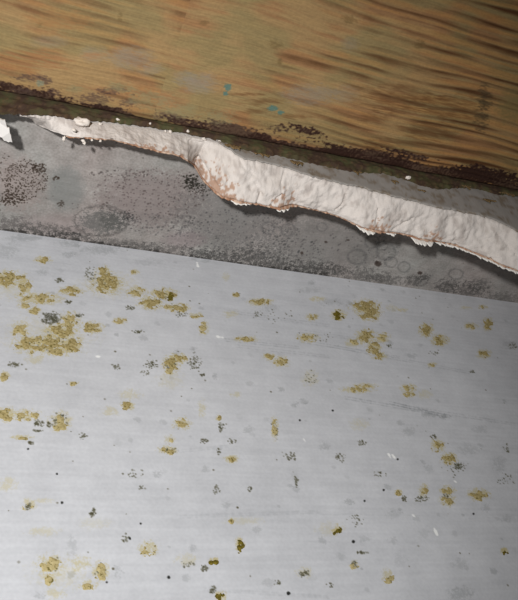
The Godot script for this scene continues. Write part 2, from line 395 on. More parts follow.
func build_panel():
	var rect := Rect2(-200, 0, 400, 320)
	var pt := Paint.new(1728, 1382, rect)
	var big := noise(41, 0.012, 3)
	var mid := noise(42, 0.09, 3)
	var fine := noise(43, 0.7, 2)
	var brush := noise(44, 0.5, 2)
	for j in pt.h:
		var z := pt.y0 + (j + 0.5) / pt.sy
		for i in pt.w:
			var x := pt.x0 + (i + 0.5) / pt.sx
			var v := 0.755 + 0.03 * big.get_noise_2d(x, z) + 0.025 * mid.get_noise_2d(x, z) + 0.018 * fine.get_noise_2d(x, z) + 0.018 * brush.get_noise_2d(x * 0.035, z)
			var k := (j * pt.w + i) * 3
			pt.buf[k] = int(clampf(v - 0.004, 0, 1) * 255.0)
			pt.buf[k + 1] = int(clampf(v, 0, 1) * 255.0)
			pt.buf[k + 2] = int(clampf(v + 0.012, 0, 1) * 255.0)
	var grey := Color(0.50, 0.51, 0.51)
	for a in GREY:
		paint_blob(pt, spot(a[0], a[1], a[2], a[3], 1), grey, a[4] * 0.9, 1.9, 1.0)
	for k in 520:                                             # round grey mildew spots all over
		var p := Vector2(rng.randf_range(-200, 200), rng.randf_range(1, 320))
		var r := rng.randf_range(0.5, 1.7)
		paint_blob(pt, [p, Vector2(r, 0), Vector2(0, r * 0.9)], grey, rng.randf_range(0.08, 0.32), 1.3)
	for k in 150:                                             # brush marks
		var p := Vector2(rng.randf_range(-200, 160), rng.randf_range(1, 320))
		var l := rng.randf_range(6, 40)
		var c := Color(0.62, 0.63, 0.64) if rng.randf() < 0.6 else Color(0.88, 0.88, 0.89)
		var al := rng.randf_range(0.06, 0.2)
		for s in int(l * 2.0):
			pt.dot(p.x + s * 0.5, p.y + 0.4 * brush.get_noise_2d(s * 0.06, p.y), 0.28, c, al * clampf(0.6 + brush.get_noise_2d(p.x + s * 0.5, p.y * 9.0), 0, 1))
	for a in [[225, 339, 300, 347, 0.5], [300, 340, 400, 357, 0.5], [330, 345, 470, 372, 0.35], [390, 402, 452, 417, 1.1], [345, 397, 440, 414, 0.6], [235, 345, 330, 356, 0.35], [300, 330, 370, 340, 0.35], [225, 310, 330, 325, 0.35], [400, 405, 516, 424, 0.4], [170, 452, 230, 446, 0.25], [180, 517, 320, 512, 0.25], [205, 590, 330, 598, 0.25]]:
		for k in 2:
			paint_line(pt, a[0], a[1] + k * 2.3, a[2], a[3] + k * 2.0, 1, 0.28, Color(0.55, 0.56, 0.57), a[4] * 0.4)
	for a in YELLOW:                                          # thin yellow halo round every crust
		paint_blob(pt, spot(a[0], a[1], a[2] * 1.3, a[3] * 1.3, 1), Color(0.70, 0.65, 0.47), 0.85 * a[4], 1.8, 1.1)
	for a in FAINT:
		paint_blob(pt, spot(a[0], a[1], a[2], a[3], 1), Color(0.72, 0.67, 0.49), minf(a[4] * 1.1, 0.8), 2.0, 0.9)
	for a in DARK:
		paint_dots(pt, spot(a[0], a[1], a[2], a[3], 1), int(a[4] * 1.5), 0.13, 0.36, Color(0.28, 0.27, 0.19), 0.7)
	paint_blob(pt, spot(51, 319, 9, 6, 1), Color(0.28, 0.28, 0.25), 0.45, 2.4)
	for k in 420:
		pt.dot(rng.randf_range(-200, 200), rng.randf_range(1, 320), rng.randf_range(0.16, 0.4), Color(0.30, 0.28, 0.20), rng.randf_range(0.3, 0.85))
	for a in [[289, 595, 2.2], [169, 579, 2.0], [354, 543, 1.8], [57, 475, 1.4], [62, 504, 1.6], [107, 584, 1.2], [141, 525, 1.4], [130, 540, 1.5], [28, 450, 1.2], [300, 421, 1.2], [333, 411, 1.2], [365, 502, 1.2], [474, 515, 1.2], [384, 491, 1.3], [398, 460, 1.3]]:
		paint_blob(pt, spot(a[0], a[1], a[2], a[2], 1), Color(0.12, 0.12, 0.11), 0.95, 0.5)
	for a in [[389, 455, 392, 461, 1.0], [393, 456, 396, 460, 0.9], [435, 530, 438, 537, 1.0], [413, 516, 417, 519, 0.8], [455, 482, 458, 484, 0.8], [197, 262, 198, 267, 0.8], [218, 337, 224, 338, 0.7], [96, 357, 101, 357, 0.6], [304, 440, 306, 443, 0.6]]:
		for k in 2:
			paint_line(pt, a[0], a[1], a[2], a[3], 1, 0.4, Color(0.93, 0.93, 0.92), a[4])
	var m := StandardMaterial3D.new()
	m.albedo_texture = pt.texture()
	m.roughness = 0.62
	m.metallic_specular = 0.35
	# the slab, its top edges slightly rounded
	var st := SurfaceTool.new()
	st.begin(Mesh.PRIMITIVE_TRIANGLES)
	st.set_smooth_group(-1)
	var x0 := -400.0
	var x1 := 400.0
	var z0 := 0.02
	var z1 := 320.0
	var e := 1.2
	for k in 4:
		var xa := x0 + k * 200.0
		var xb := xa + 200.0
		var ua := fold((xa + 200.0) / 400.0)
		var ub := fold((xb + 200.0) / 400.0)
		quad(st, Vector3(xa, 0, z1 - e), Vector3(xb, 0, z1 - e), Vector3(xb, 0, z0), Vector3(xa, 0, z0), Vector2(ua, 1), Vector2(ub, 1), Vector2(ub, 0), Vector2(ua, 0))
	quad(st, Vector3(x0, -e, z1), Vector3(x1, -e, z1), Vector3(x1, 0, z1 - e), Vector3(x0, 0, z1 - e), Vector2(0, 1), Vector2(1, 1), Vector2(1, 1), Vector2(0, 1))
	quad(st, Vector3(x0, -15, z1), Vector3(x1, -15, z1), Vector3(x1, -e, z1), Vector3(x0, -e, z1), Vector2(0, 0.95), Vector2(1, 0.95), Vector2(1, 1), Vector2(0, 1))
	quad(st, Vector3(x1, -15, z1), Vector3(x1, -15, z0), Vector3(x1, 0, z0), Vector3(x1, 0, z1 - e), Vector2(0.96, 1), Vector2(0.96, 0), Vector2(1, 0), Vector2(1, 1))
	quad(st, Vector3(x0, -15, z0), Vector3(x0, -15, z1), Vector3(x0, 0, z1 - e), Vector3(x0, 0, z0), Vector2(0.04, 0), Vector2(0.04, 1), Vector2(0, 1), Vector2(0, 0))
	quad(st, Vector3(x1, -15, z0), Vector3(x0, -15, z0), Vector3(x0, 0, z0), Vector3(x1, 0, z0))
	quad(st, Vector3(x0, -15, z0), Vector3(x1, -15, z0), Vector3(x1, -15, z1), Vector3(x0, -15, z1))
	var panel := put(done(st), "painted_panel", m)
	tag(panel, "white painted panel speckled with yellow and grey mould", "panel")
	# mould crusts that stand up from the paint
	var cm := StandardMaterial3D.new()
	cm.vertex_color_use_as_albedo = true
	cm.roughness = 0.95
	cm.metallic_specular = 0.15
	for a in YELLOW:
		mould_patch(panel, a, cm)

func mould_patch(panel: Node3D, a: Array, mat: Material):
	var sp := spot(a[0], a[1], a[2], a[3], 1)
	var ax: Vector2 = sp[1]
	var bx: Vector2 = sp[2]
	var ce: Vector2 = sp[0]
	var lim := 1.35
	var nx := clampi(int(2.0 * lim * ax.length() / 0.2), 10, 90)
	var ny := clampi(int(2.0 * lim * bx.length() / 0.2), 10, 90)
	var level := lerpf(0.75, 0.36, float(a[4])) - (0.15 if a[2] < 4.0 else 0.0)
	var pts := PackedVector3Array()
	var cols := PackedColorArray()
	var up := PackedFloat32Array()
	for j in ny:
		for i in nx:
			var q := Vector2(-lim + 2.0 * lim * i / (nx - 1), -lim + 2.0 * lim * j / (ny - 1))
			var p := ce + ax * q.x + bx * q.y
			var g := grain_noise.get_noise_2d(p.x * 0.9, p.y * 0.9)
			var m := 1.0 - q.length_squared() * 0.9 + 1.6 * mask_noise.get_noise_2d(p.x * 0.7, p.y * 0.7) + 0.3 * g - level
			var hgt := clampf(m, -0.5, 0.9) * 0.14 + (0.06 * absf(g) if m > 0.0 else 0.0)
			up.append(m)
			pts.append(Vector3(p.x, clampf(hgt, -0.08, 0.3), p.y))
			var t := clampf(0.5 + 0.8 * mask_noise.get_noise_2d(p.x * 2.3 + 90.0, p.y * 2.3), 0, 1)
			var c := Color(0.70, 0.645, 0.47).lerp(Color(0.54, 0.475, 0.30), t).lerp(Color(0.74, 0.69, 0.53), clampf((0.9 - float(a[4])) * 1.6, 0, 0.6))
			if float(a[4]) >= 1.0:
				c = Color(0.50, 0.44, 0.18).lerp(Color(0.30, 0.27, 0.11), t)
			if grain_noise.get_noise_2d(p.x * 0.7 + 40.0, p.y * 0.7) > 0.42:
				c = c.lerp(Color(0.36, 0.33, 0.17), 0.8)
			cols.append(c.srgb_to_linear())
	var keep := PackedByteArray()
	keep.resize(nx * ny)
	var any := 0
	for j in ny - 1:
		for i in nx - 1:
			var n := j * nx + i
			if up[n] > 0 or up[n + 1] > 0 or up[n + nx] > 0 or up[n + nx + 1] > 0:
				keep[n] = 1
				any += 1
	if any < 6:
		return
	# rows run away from the viewer, so turn the winding
	var st := SurfaceTool.new()
	st.begin(Mesh.PRIMITIVE_TRIANGLES)
	st.set_smooth_group(0)
	var flip := PackedVector3Array()
	sheet(pts, nx, ny, cols, PackedVector2Array(), keep, st)
	put(done(st), "mould_patch", mat, panel)

# ------------------------------------------------------------------ wooden beam
func build_beam():
	var x0 := -200.0
	var x1 := 200.0
	var top := 185.0
	var w := 2048
	var h := 704
	var y0 := 46.0
	var pt := Paint.new(w, h, Rect2(x0, y0, x1 - x0, top - y0))
	var hb := PackedByteArray()
	hb.resize(w * h)
	var warp := noise(61, 0.008, 2)
	var warp2 := noise(68, 0.03, 2)
	var streak := noise(62, 0.30, 3)
	var hair := noise(63, 1.4, 2)
	var patch := noise(64, 0.03, 3)
	var ring := noise(65, 0.36, 2)
	var fine := noise(66, 0.7, 3)
	var edge := noise(67, 0.09, 4)
	var honey := Color(0.66, 0.54, 0.37)
	var orange := Color(0.63, 0.47, 0.32)
	var olive := Color(0.60, 0.52, 0.355)
	var greyish := Color(0.56, 0.52, 0.46)
	var late := Color(0.37, 0.25, 0.15)
	var stain := Color(0.17, 0.10, 0.09)
	for j in h:
		var yy := y0 + (j + 0.5) / pt.sy
		for i in w:
			var x := x0 + (i + 0.5) / pt.sx
			var low := beam_low(x)
			var y := yy + 0.02 * x + 2.5 * warp.get_noise_2d(x, yy * 2.0) + 0.3 * warp2.get_noise_2d(x, yy)
			var s := streak.get_noise_2d(x * 0.025, y)
			var p := patch.get_noise_2d(x, y * 1.6)
			var p2 := patch.get_noise_2d(x + 400.0, y * 1.6)
			var c := honey
			c = c.lerp(orange, clampf(0.15 + 1.4 * s + 1.5 * p, 0, 0.9))
			c = c.lerp(olive, clampf(2.6 * p2 + 0.25 - 0.5 * s, 0, 0.95))
			# latewood lines
			var ph := (y + 1.6 * ring.get_noise_2d(x * 0.012, y * 0.35)) * TAU / 3.7 + 3.0 * ring.get_noise_2d(x * 0.02 + 70.0, y * 0.2)
			var r := sin(ph)
			var lines := pow(0.5 - 0.5 * sin(ph + 0.5 * sin(ph)), 1.8) * clampf(0.75 + 1.4 * ring.get_noise_2d(x * 0.05, y + 200.0), 0.1, 1.2)
			var where := clampf(0.38 + 0.012 * (x - 0.0) + 0.7 * p - 0.004 * maxf(0.0, yy - low - 45.0), 0.08, 0.9)
			if x < -60.0:
				where = clampf(0.34 + 0.9 * p, 0.1, 0.55)
			c = c.lerp(late, lines * where)
			c = c.lerp(Color(0.72, 0.52, 0.30), clampf(r * 0.7, 0, 0.6) * where)
			c = c.darkened(clampf(0.07 * hair.get_noise_2d(x * 0.07, y) + 0.05 * fine.get_noise_2d(x, yy), -0.2, 0.2) + 0.04)
			# dark rotten lower edge with a ragged outline
			var n := edge.get_noise_2d(x * 0.35, yy * 1.6)
			var deep := 3.6 + 3.2 * clampf((x + 50.0) / 40.0, 0, 1) + 7.0 * n + 3.0 * fine.get_noise_2d(x * 0.6, yy)
			var d := clampf((deep - (yy - low)) / 1.6, 0, 1)
			c = c.lerp(stain.lerp(Color(0.36, 0.29, 0.24), clampf(0.30 - 0.35 * clampf((x + 50.0) / 40.0, 0, 1) + 1.4 * p + 0.9 * fine.get_noise_2d(x + 90.0, yy), 0, 0.8)), d * 0.88)
			var k := (j * w + i) * 3
			pt.buf[k] = int(clampf(c.r, 0, 1) * 255.0)
			pt.buf[k + 1] = int(clampf(c.g, 0, 1) * 255.0)
			pt.buf[k + 2] = int(clampf(c.b, 0, 1) * 255.0)
			hb[j * w + i] = int(clampf(0.55 - 0.4 * lines * where + 0.12 * hair.get_noise_2d(x * 0.07, y) + 0.2 * fine.get_noise_2d(x, yy) * (0.3 + d), 0, 1) * 255.0)
	for a in [[130, 58, 26, 14, 0.45], [150, 70, 16, 8, 0.35], [200, 84, 22, 12, 0.5], [185, 78, 14, 8, 0.4], [310, 95, 32, 12, 0.45], [95, 55, 18, 9, 0.3], [350, 45, 12, 8, 0.3], [50, 42, 22, 8, 0.25], [345, 95, 16, 10, 0.3]]:
		paint_blob(pt, spot(a[0], a[1], a[2], a[3], 2), greyish, a[4] * 1.35, 0.8, 1.0, 0.3)
	for a in [[20, 98, 16, 5], [55, 97, 8, 4], [95, 103, 20, 6], [128, 107, 10, 4], [45, 85, 10, 4], [165, 120, 14, 4], [112, 95, 18, 4], [30, 82, 16, 4]]:
		paint_blob(pt, spot(a[0], a[1] - 4, a[2], a[3], 2), Color(0.31, 0.24, 0.22), 0.6, 1.8, 1.0, 0.45)
	for a in [[150, 100, 26, 10], [180, 112, 22, 8], [220, 118, 20, 8], [120, 88, 16, 6], [75, 90, 10, 4]]:
		paint_blob(pt, spot(a[0], a[1], a[2], a[3], 2), Color(0.55, 0.52, 0.38), 0.6, 1.4, 1.0, 0.4)
	for a in [[400, 100, 40, 16], [450, 108, 34, 14], [430, 130, 30, 12], [380, 145, 22, 7], [375, 118, 18, 8], [260, 102, 24, 4], [290, 117, 26, 3], [255, 112, 16, 3], [245, 95, 20, 2]]:
		paint_blob(pt, spot(a[0], a[1], a[2], a[3], 2), Color(0.38, 0.24, 0.14), 0.5, 1.6, 0.8, 0.12)
	for a in [[485, 100, 8, 16], [482, 120, 8, 14]]:
		paint_blob(pt, spot(a[0], a[1], a[2], a[3], 2), Color(0.27, 0.22, 0.16), 0.6, 1.8, 0.8, 0.3)
	paint_blob(pt, spot(512, 108, 18, 20, 2), Color(0.50, 0.44, 0.28), 0.7, 0.8, 1.0, 0.4)
	paint_blob(pt, spot(30, 60, 40, 12, 2), Color(0.63, 0.41, 0.27), 0.5, 1.8, 0.9, 0.1)
	paint_blob(pt, spot(60, 22, 34, 12, 2), Color(0.66, 0.45, 0.28), 0.45, 1.2, 0.9, 0.2)
	paint_blob(pt, spot(93, 56, 14, 4, 2), Color(0.68, 0.45, 0.28), 0.5, 1.2, 0.9, 0.2)
	for a in [[228, 88, 4.5, 4.5], [226, 94, 3, 2.5], [273, 109, 6, 3.5], [281, 113, 4, 2.5], [40, 84, 5, 3.5]]:
		paint_blob(pt, spot(a[0], a[1], a[2], a[3], 2), Color(0.30, 0.46, 0.45) if a[0] > 100 else Color(0.52, 0.54, 0.46), 0.75, 1.0)
	for a in [[40, 26, 4, 3], [120, 18, 3, 6], [280, 62, 3, 4], [275, 45, 8, 5], [420, 45, 8, 5], [204, 23, 6, 4], [350, 20, 10, 5]]:
		paint_blob(pt, spot(a[0], a[1], a[2], a[3], 2), Color(0.38, 0.30, 0.18), 0.4, 1.4, 0.9, 0.4)
	var m := StandardMaterial3D.new()
	m.albedo_texture = pt.texture()
	m.roughness = 0.7
	m.metallic_specular = 0.3
	m.heightmap_enabled = true
	m.heightmap_texture = ImageTexture.create_from_image(Image.create_from_data(w, h, false, Image.FORMAT_L8, hb))
	m.heightmap_scale = 0.035
	# section: underside, rounded lower arris, front face, rounded upper arris, top, back
	var nx := 521
	var jag := noise(69, 0.12, 4)
	var pts := PackedVector3Array()
	var uvs := PackedVector2Array()
	var prof := []
	prof.append(Vector2(-46, 0.0))
	prof.append(Vector2(-2.2, 0.0))
	for k in 5:
		var an := PI * 0.5 * k / 4.0
		prof.append(Vector2(-1.6 + 1.6 * sin(an), 1.6 - 1.6 * cos(an)))
	for k in range(1, 16):
		prof.append(Vector2(0, lerpf(1.6, top - 57.0, k / 15.0)))
	prof.append(Vector2(-3, top - 54.0))
	prof.append(Vector2(-46, top - 54.0))
	prof.append(Vector2(-46, 0.0))
	for row in prof.size():
		for i in nx:
			var x := lerpf(2.0 * x0, 2.0 * x1, float(i) / (nx - 1))
			var lowy := beam_low(x)
			var pr: Vector2 = prof[row]
			var y := lowy + pr.y
			var z := pr.x
			if row > 1 and row < prof.size() - 3:
				z += 0.35 * jag.get_noise_2d(x * 0.5, y * 2.0) * clampf(1.4 - pr.y / 30.0, 0.4, 1.0) - 0.35
			if row > 0 and row < 8:
				y += 0.35 * maxf(0.0, jag.get_noise_2d(x * 1.5, 7.0))
			pts.append(Vector3(x, y, z))
			uvs.append(Vector2(fold((x - x0) / (x1 - x0)), (clampf(y, y0, top) - y0) / (top - y0)))
	var st := sheet(pts, nx, prof.size(), PackedColorArray(), uvs)
	for side in [0, nx - 1]:                                   # sawn ends
		var mid := Vector3(pts[side].x, beam_low(pts[side].x) + 60.0, -22)
		for row in prof.size() - 1:
			var tri := [mid, pts[row * nx + side], pts[(row + 1) * nx + side]]
			if side > 0:
				tri = [mid, pts[(row + 1) * nx + side], pts[row * nx + side]]
			for p in tri:
				st.set_uv(Vector2(0.5 + p.z * 0.002, (p.y - y0) / (top - y0)))
				st.add_vertex(p * MM)
	var beam := put(done(st), "wooden_beam", m)
	tag(beam, "old brown timber beam with dark stained lower edge", "beam")

# ------------------------------------------------------------------ broken plasterboard
var low_x := PackedFloat32Array()           # lower lip of the break
var low_z := PackedFloat32Array()
var low_y := PackedFloat32Array()
var up_x := PackedFloat32Array()            # upper lip
var up_z := PackedFloat32Array()
var back_x := PackedFloat32Array()          # where dirt covers the grey paper
var back_z := PackedFloat32Array()

const LOWER := [[20, 117.5], [26, 119], [31, 121], [35, 126], [42, 129.5], [50, 132.5], [60, 136], [70, 139], [80, 139.5], [90, 139.5], [100, 140.5], [110, 141], [120, 143], [130, 145.5], [140, 148], [150, 150], [160, 153], [170, 154.5], [180, 157.5], [188, 162], [194, 166], [197, 171], [201, 178], [205, 183], [210, 188], [215, 193], [222, 198], [230, 200], [240, 203], [250, 204.5], [258, 205.5], [270, 208], [280, 209.5], [286, 207.5], [292, 206.5], [300, 207.5], [310, 210], [320, 212.5], [330, 215], [340, 218.5], [350, 223], [360, 228], [368, 230], [380, 233], [395, 234], [410, 236.5], [420, 240], [430, 241.5], [440, 243], [450, 245], [460, 248], [470, 252], [480, 256], [490, 260], [500, 265.5], [510, 269], [518, 272]]
const UPPER := [[20, 116], [30, 116.5], [40, 117.5], [50, 118.5], [60, 119.5], [66, 123], [72, 125.5], [80, 125.5], [90, 126.5], [96, 124], [104, 123.5], [112, 125], [120, 127], [130, 129.5], [140, 131.5], [150, 131], [160, 129.5], [170, 130], [180, 131.5], [190, 133], [200, 136], [210, 139], [220, 145], [230, 151], [238, 157], [245, 160], [262, 163.5], [275, 166], [290, 170], [300, 174], [310, 177], [320, 179.5], [330, 182], [340, 184.5], [350, 187], [360, 189], [370, 191.5], [380, 194], [390, 197], [400, 200], [410, 202], [420, 204], [430, 207], [440, 209.5], [450, 211], [460, 213], [470, 214.5], [480, 216.5], [490, 219.5], [500, 223.5], [510, 228], [518, 233]]
const BACK := [[0, 115], [20, 115], [50, 116], [80, 121], [110, 122], [130, 125], [150, 127], [170, 127.5], [190, 131], [210, 137], [225, 143], [240, 149], [260, 154], [280, 157], [300, 161], [310, 164], [320, 166], [330, 168], [340, 170], [350, 172], [370, 173.5], [380, 174], [390, 176], [400, 178.5], [410, 182], [420, 186], [430, 189], [440, 190], [450, 189], [460, 188.5], [470, 188.5], [480, 190], [490, 193.5], [500, 195.5], [510, 195], [518, 197]]

func plane_hit(u: float, v: float, drop: float) -> Vector3:      # on the (slightly tilted) plane of the board
	var p := hit(u, v, 1, 50.0)
	for k in 6:
		p = hit(u, v, 1, board_top(p.x) - drop)
	return p

const THICK := 11.5

func build_board():
	for a in LOWER:
		var p := plane_hit(a[0], a[1], THICK)
		if a[0] <= 190:                                        # the thin end: split off higher up
			p = hit(a[0], a[1], 2, 2.0 if a[0] <= 46 else lerpf(8.0, 12.0, clampf((a[0] - 50.0) / 30.0, 0, 1)))
		low_x.append(p.x); low_y.append(board_top(p.x) - p.y); low_z.append(maxf(p.z, 1.5))
	for a in UPPER:
		var p := plane_hit(a[0], a[1], 0.0)
		up_x.append(p.x); up_z.append(maxf(p.z, 3.0))
	for a in BACK:
		var p := plane_hit(a[0], a[1], -0.3)
		back_x.append(p.x); back_z.append(clampf(p.z, 1.5, 12.0))
	# the break goes on beyond the frame in the same way
	low_x.append(400.0); low_y.append(THICK); low_z.append(50.0)
	up_x.append(400.0); up_z.append(46.0)
	var xs := minf(low_x[0], up_x[0])
	var n_a := noise(81, 0.10, 3)
	var n_b := noise(82, 0.35, 4)
	var n_c := noise(83, 0.05, 2)
	var jag := noise(84, 0.5, 3)
	var cracks := [[[292, 178], [284, 190], [283, 198], [268, 206]], [[345, 190], [347, 198], [343, 205], [336, 210]], [[374, 197], [377, 206], [373, 214], [376, 226]], [[388, 222], [402, 217], [411, 213]], [[450, 222], [448, 230], [452, 238]], [[470, 246], [478, 238], [486, 236]], [[258, 188], [262, 196], [256, 203]], [[238, 160], [248, 178], [258, 184]], [[300, 177], [312, 183], [330, 186]], [[490, 222], [500, 232], [512, 240]], [[262, 164], [263, 172], [261, 178]], [[180, 146], [192, 150], [204, 152]], [[197, 166], [206, 169], [215, 177]], [[197, 166], [206, 169], [215, 177]]]
	var cr := []
	for c in cracks:
		var line := []
		for k in c:
			line.append(hit(k[0], k[1], 2, 19.0 if k[0] > 225 else 9.0))
		cr.append(line)
	var nx := 1150
	var x1 := 400.0
	var rows_f := 26
	var ny := rows_f + 3
	var pts := PackedVector3Array()
	var cols := PackedColorArray()
	var white := lin(0.82, 0.785, 0.755)
	var dirty := lin(0.68, 0.64, 0.61)
	pts.resize(nx * ny)
	cols.resize(nx * ny)
	for i in nx:
		var f := float(i) / (nx - 1)
		var x := lerpf(xs, x1, f * (0.5 + 0.5 * f * f))
		var t := board_top(x)
		var lo := Vector3(x, t - along(low_x, low_y, x) + 0.55, along(low_x, low_z, x) - 0.35)
		var hi := Vector3(x, t - 0.1, along(up_x, up_z, x))
		lo.z = maxf(lo.z, 0.9)
		for r in ny:
			var p: Vector3
			var c := white
			if r == 0:
				p = Vector3(x, lo.y, 0.3)
			elif r <= rows_f:
				var s := float(r - 1) / (rows_f - 1)
				p = lo.lerp(hi, s)
				var fade := clampf(minf(s, 1.0 - s) * 6.0, 0.15, 1.0) * clampf((lo.z + hi.z) / 16.0, 0.25, 1.0)
				var d := (1.7 * n_a.get_noise_3d(p.x, p.y, p.z) + 0.3 * n_b.get_noise_3d(p.x, p.y, p.z) + 0.6 * sin(s * PI)) * fade
				for line in cr:
					for k in line.size() - 1:
						var a: Vector3 = line[k]
						var b: Vector3 = line[k + 1]
						if absf(p.x - a.x) > 14.0:
							continue
						var pa := Vector2(p.x, p.y)
						var q := Geometry2D.get_closest_point_to_segment(pa, Vector2(a.x, a.y), Vector2(b.x, b.y))
						var e := pa.distance_to(q)
						d -= 0.55 * exp(-e * e / 0.16)
				p.z += d + 0.5 * jag.get_noise_2d(x, 90.0) * clampf(s * 8.0 - 7.0, 0, 1) + 0.35 * jag.get_noise_2d(x, 3.0) * clampf(1.0 - s * 8.0, 0, 1)
				p.y += 0.35 * n_b.get_noise_3d(p.x + 50.0, p.y, p.z) * fade
				c = white.lerp(dirty, clampf(1.3 * n_c.get_noise_3d(p.x * 3.0, p.y * 3.0, p.z) + 1.1 * n_b.get_noise_3d(p.x * 1.5, p.y, 70.0) - 0.1, 0, 0.7))
				var left := 0.0                                 # brown facing paper left on the core
				for k in [[-35.5, 9.0, 0.38], [-11.0, 5.5, 0.34], [25.5, 4.5, 0.3], [-58.0, 9.0, 0.16], [48.0, 4.5, 0.2]]:
					left = maxf(left, k[2] * (1.0 - pow((x - k[0]) / k[1], 2)))
				c = c.lerp(lin(0.64, 0.49, 0.39), clampf((left - s + 0.9 * n_b.get_noise_3d(p.x * 1.3, p.y * 1.3, p.z) - 0.08) * 9.0, 0, 0.8) * (1.0 if left > 0.0 else 0.0))
			elif r == rows_f + 1:
				p = Vector3(x, t - 0.1, minf(hi.z - 0.5, 2.0))
			else:
				p = Vector3(x, t - 0.1, 0.3)
			p.z = maxf(p.z, 0.3)
			pts[r * nx + i] = p
			cols[r * nx + i] = c
	var board := Node3D.new()
	board.name = numbered("plasterboard")
	add_child(board)
	tag(board, "broken plasterboard edge with white crumbling core and torn paper", "plasterboard")
	var gm := StandardMaterial3D.new()
	gm.vertex_color_use_as_albedo = true
	gm.roughness = 0.95
	gm.metallic_specular = 0.15
	var rel := NoiseTexture2D.new()
	rel.width = 512; rel.height = 512; rel.seamless = true
	rel.noise = noise(91, 0.025, 5)
	gm.heightmap_enabled = true
	gm.heightmap_texture = rel
	gm.heightmap_scale = 0.014
	gm.uv1_triplanar = true
	gm.uv1_scale = Vector3(60, 60, 60)
	var st := sheet(pts, nx, ny, cols)
	cap(st, pts, nx, ny, nx - 1, white)
	cap(st, pts, nx, ny, 0, white)
	put(done(st), "gypsum_core", gm, board)
	# paper and paint: thin sheets, each with a ragged front edge
	var paper := StandardMaterial3D.new()
	paper.vertex_color_use_as_albedo = true
	paper.roughness = 0.9
	paper.metallic_specular = 0.2
	var bulge := func(x: float):                                # brown paper sticks out here
		var o := -0.1
		for k in [[-33.0, 9.0, 0.8], [-11.0, 5.0, 1.3], [24.0, 5.0, 0.9], [44.0, 7.0, 0.8], [-60.0, 8.0, 0.4], [70.0, 15.0, 0.4]]:
			o += k[2] * exp(-pow((x - k[0]) / k[1], 2))
		return o
	var lip := func(x: float): return along(low_x, low_z, x) + bulge.call(x) - 0.5 + 0.7 * jag.get_noise_2d(x * 0.9, 40.0) + 0.35 * jag.get_noise_2d(x * 4.0, 44.0)
	var bottom := func(x: float): return board_top(x) - along(low_x, low_y, x)
	var pn := noise(85, 0.25, 3)
	layer(board, "brown_paper", -88.0, 400.0, 1100, func(x): return maxf(1.0, lip.call(x)), func(x): return 0.3, func(x, z): return bottom.call(x) + 0.1 + 0.15 * pn.get_noise_2d(x, z), 0.45, paper, func(x, z): return lin(0.62, 0.46, 0.36).lerp(lin(0.78, 0.68, 0.60), clampf(0.4 + 1.5 * pn.get_noise_2d(x * 1.5, z * 3.0), 0, 1)), 10)
	# white paint below the brown paper, only where it still clings to the lip
	var spans := [[17.0, 24.0, 1.5], [29.0, 33.5, 1.0], [39.5, 49.0, 2.2], [50.0, 112.0, 0.9], [130.0, 180.0, 0.8], [230.0, 260.0, 1.0], [290.0, 390.0, 0.8], [-14.0, -8.5, 0.9], [-31.0, -24.0, 0.5]]
	for sp in spans:
		var a: float = sp[0]
		var b: float = sp[1]
		var o: float = sp[2]
		layer(board, "paint_flake", a, b, int((b - a) * 6.0) + 6, func(x): return lip.call(x) + (o * (0.7 + 1.1 * jag.get_noise_2d(x * 0.8, 12.0)) + 0.35 * jag.get_noise_2d(x * 1.8, 15.0)) * clampf(minf(x - a, b - x) / 1.2, 0, 1) + 0.1, func(x): return lip.call(x) - 3.0, func(x, z): return bottom.call(x) - 0.25 - 0.35 * clampf((z - lip.call(x)) / 2.0, 0, 1), 0.3, paper, func(x, z): return lin(0.90, 0.88, 0.85), 6)
	# grey paper on top
	layer(board, "grey_paper", -44.0, 400.0, 900, func(x): return along(up_x, up_z, x) - 0.5 + 0.8 * jag.get_noise_2d(x, 70.0) - 6.0 * clampf((-36.0 - x) / 8.0, 0, 1), func(x): return 0.3, func(x, z): return board_top(x) + 0.25 + 0.25 * n_a.get_noise_2d(x, z), 0.35, paper, func(x, z): return lin(0.60, 0.58, 0.56).lerp(lin(0.50, 0.45, 0.39), clampf(1.8 * n_c.get_noise_2d(x * 2.5, z * 4.0) + 1.2 * pn.get_noise_2d(x * 2.0, z * 2.0) - 0.15, 0, 0.9)), 14)
	# torn shreds of brown paper along the back of the grey paper
	for k in [[466, 187, 5.0, 3.0], [506, 194, 9.0, 3.4], [490, 201, 7.0, 2.2], [297, 163, 6.0, 2.6], [358, 173, 4.0, 2.4], [233, 147, 7.0, 2.6], [262, 155, 7.0, 1.8], [395, 182, 3.5, 2.0], [422, 191, 4.0, 1.6]]:
		var c := plane_hit(k[0], k[1], -0.8)
		shred(board, c, k[2] * 0.42, k[3] * 0.8, paper)

func cap(st: SurfaceTool, pts: PackedVector3Array, nx: int, ny: int, i: int, c: Color):
	var mid := Vector3.ZERO
	for r in ny:
		mid += pts[r * nx + i] / ny
	for r in ny:
		var tri := [mid, pts[((r + 1) % ny) * nx + i], pts[r * nx + i]]
		if i == 0:
			tri = [mid, pts[r * nx + i], pts[((r + 1) % ny) * nx + i]]
		for p in tri:
			st.set_color(c)
			st.add_vertex(p * MM)

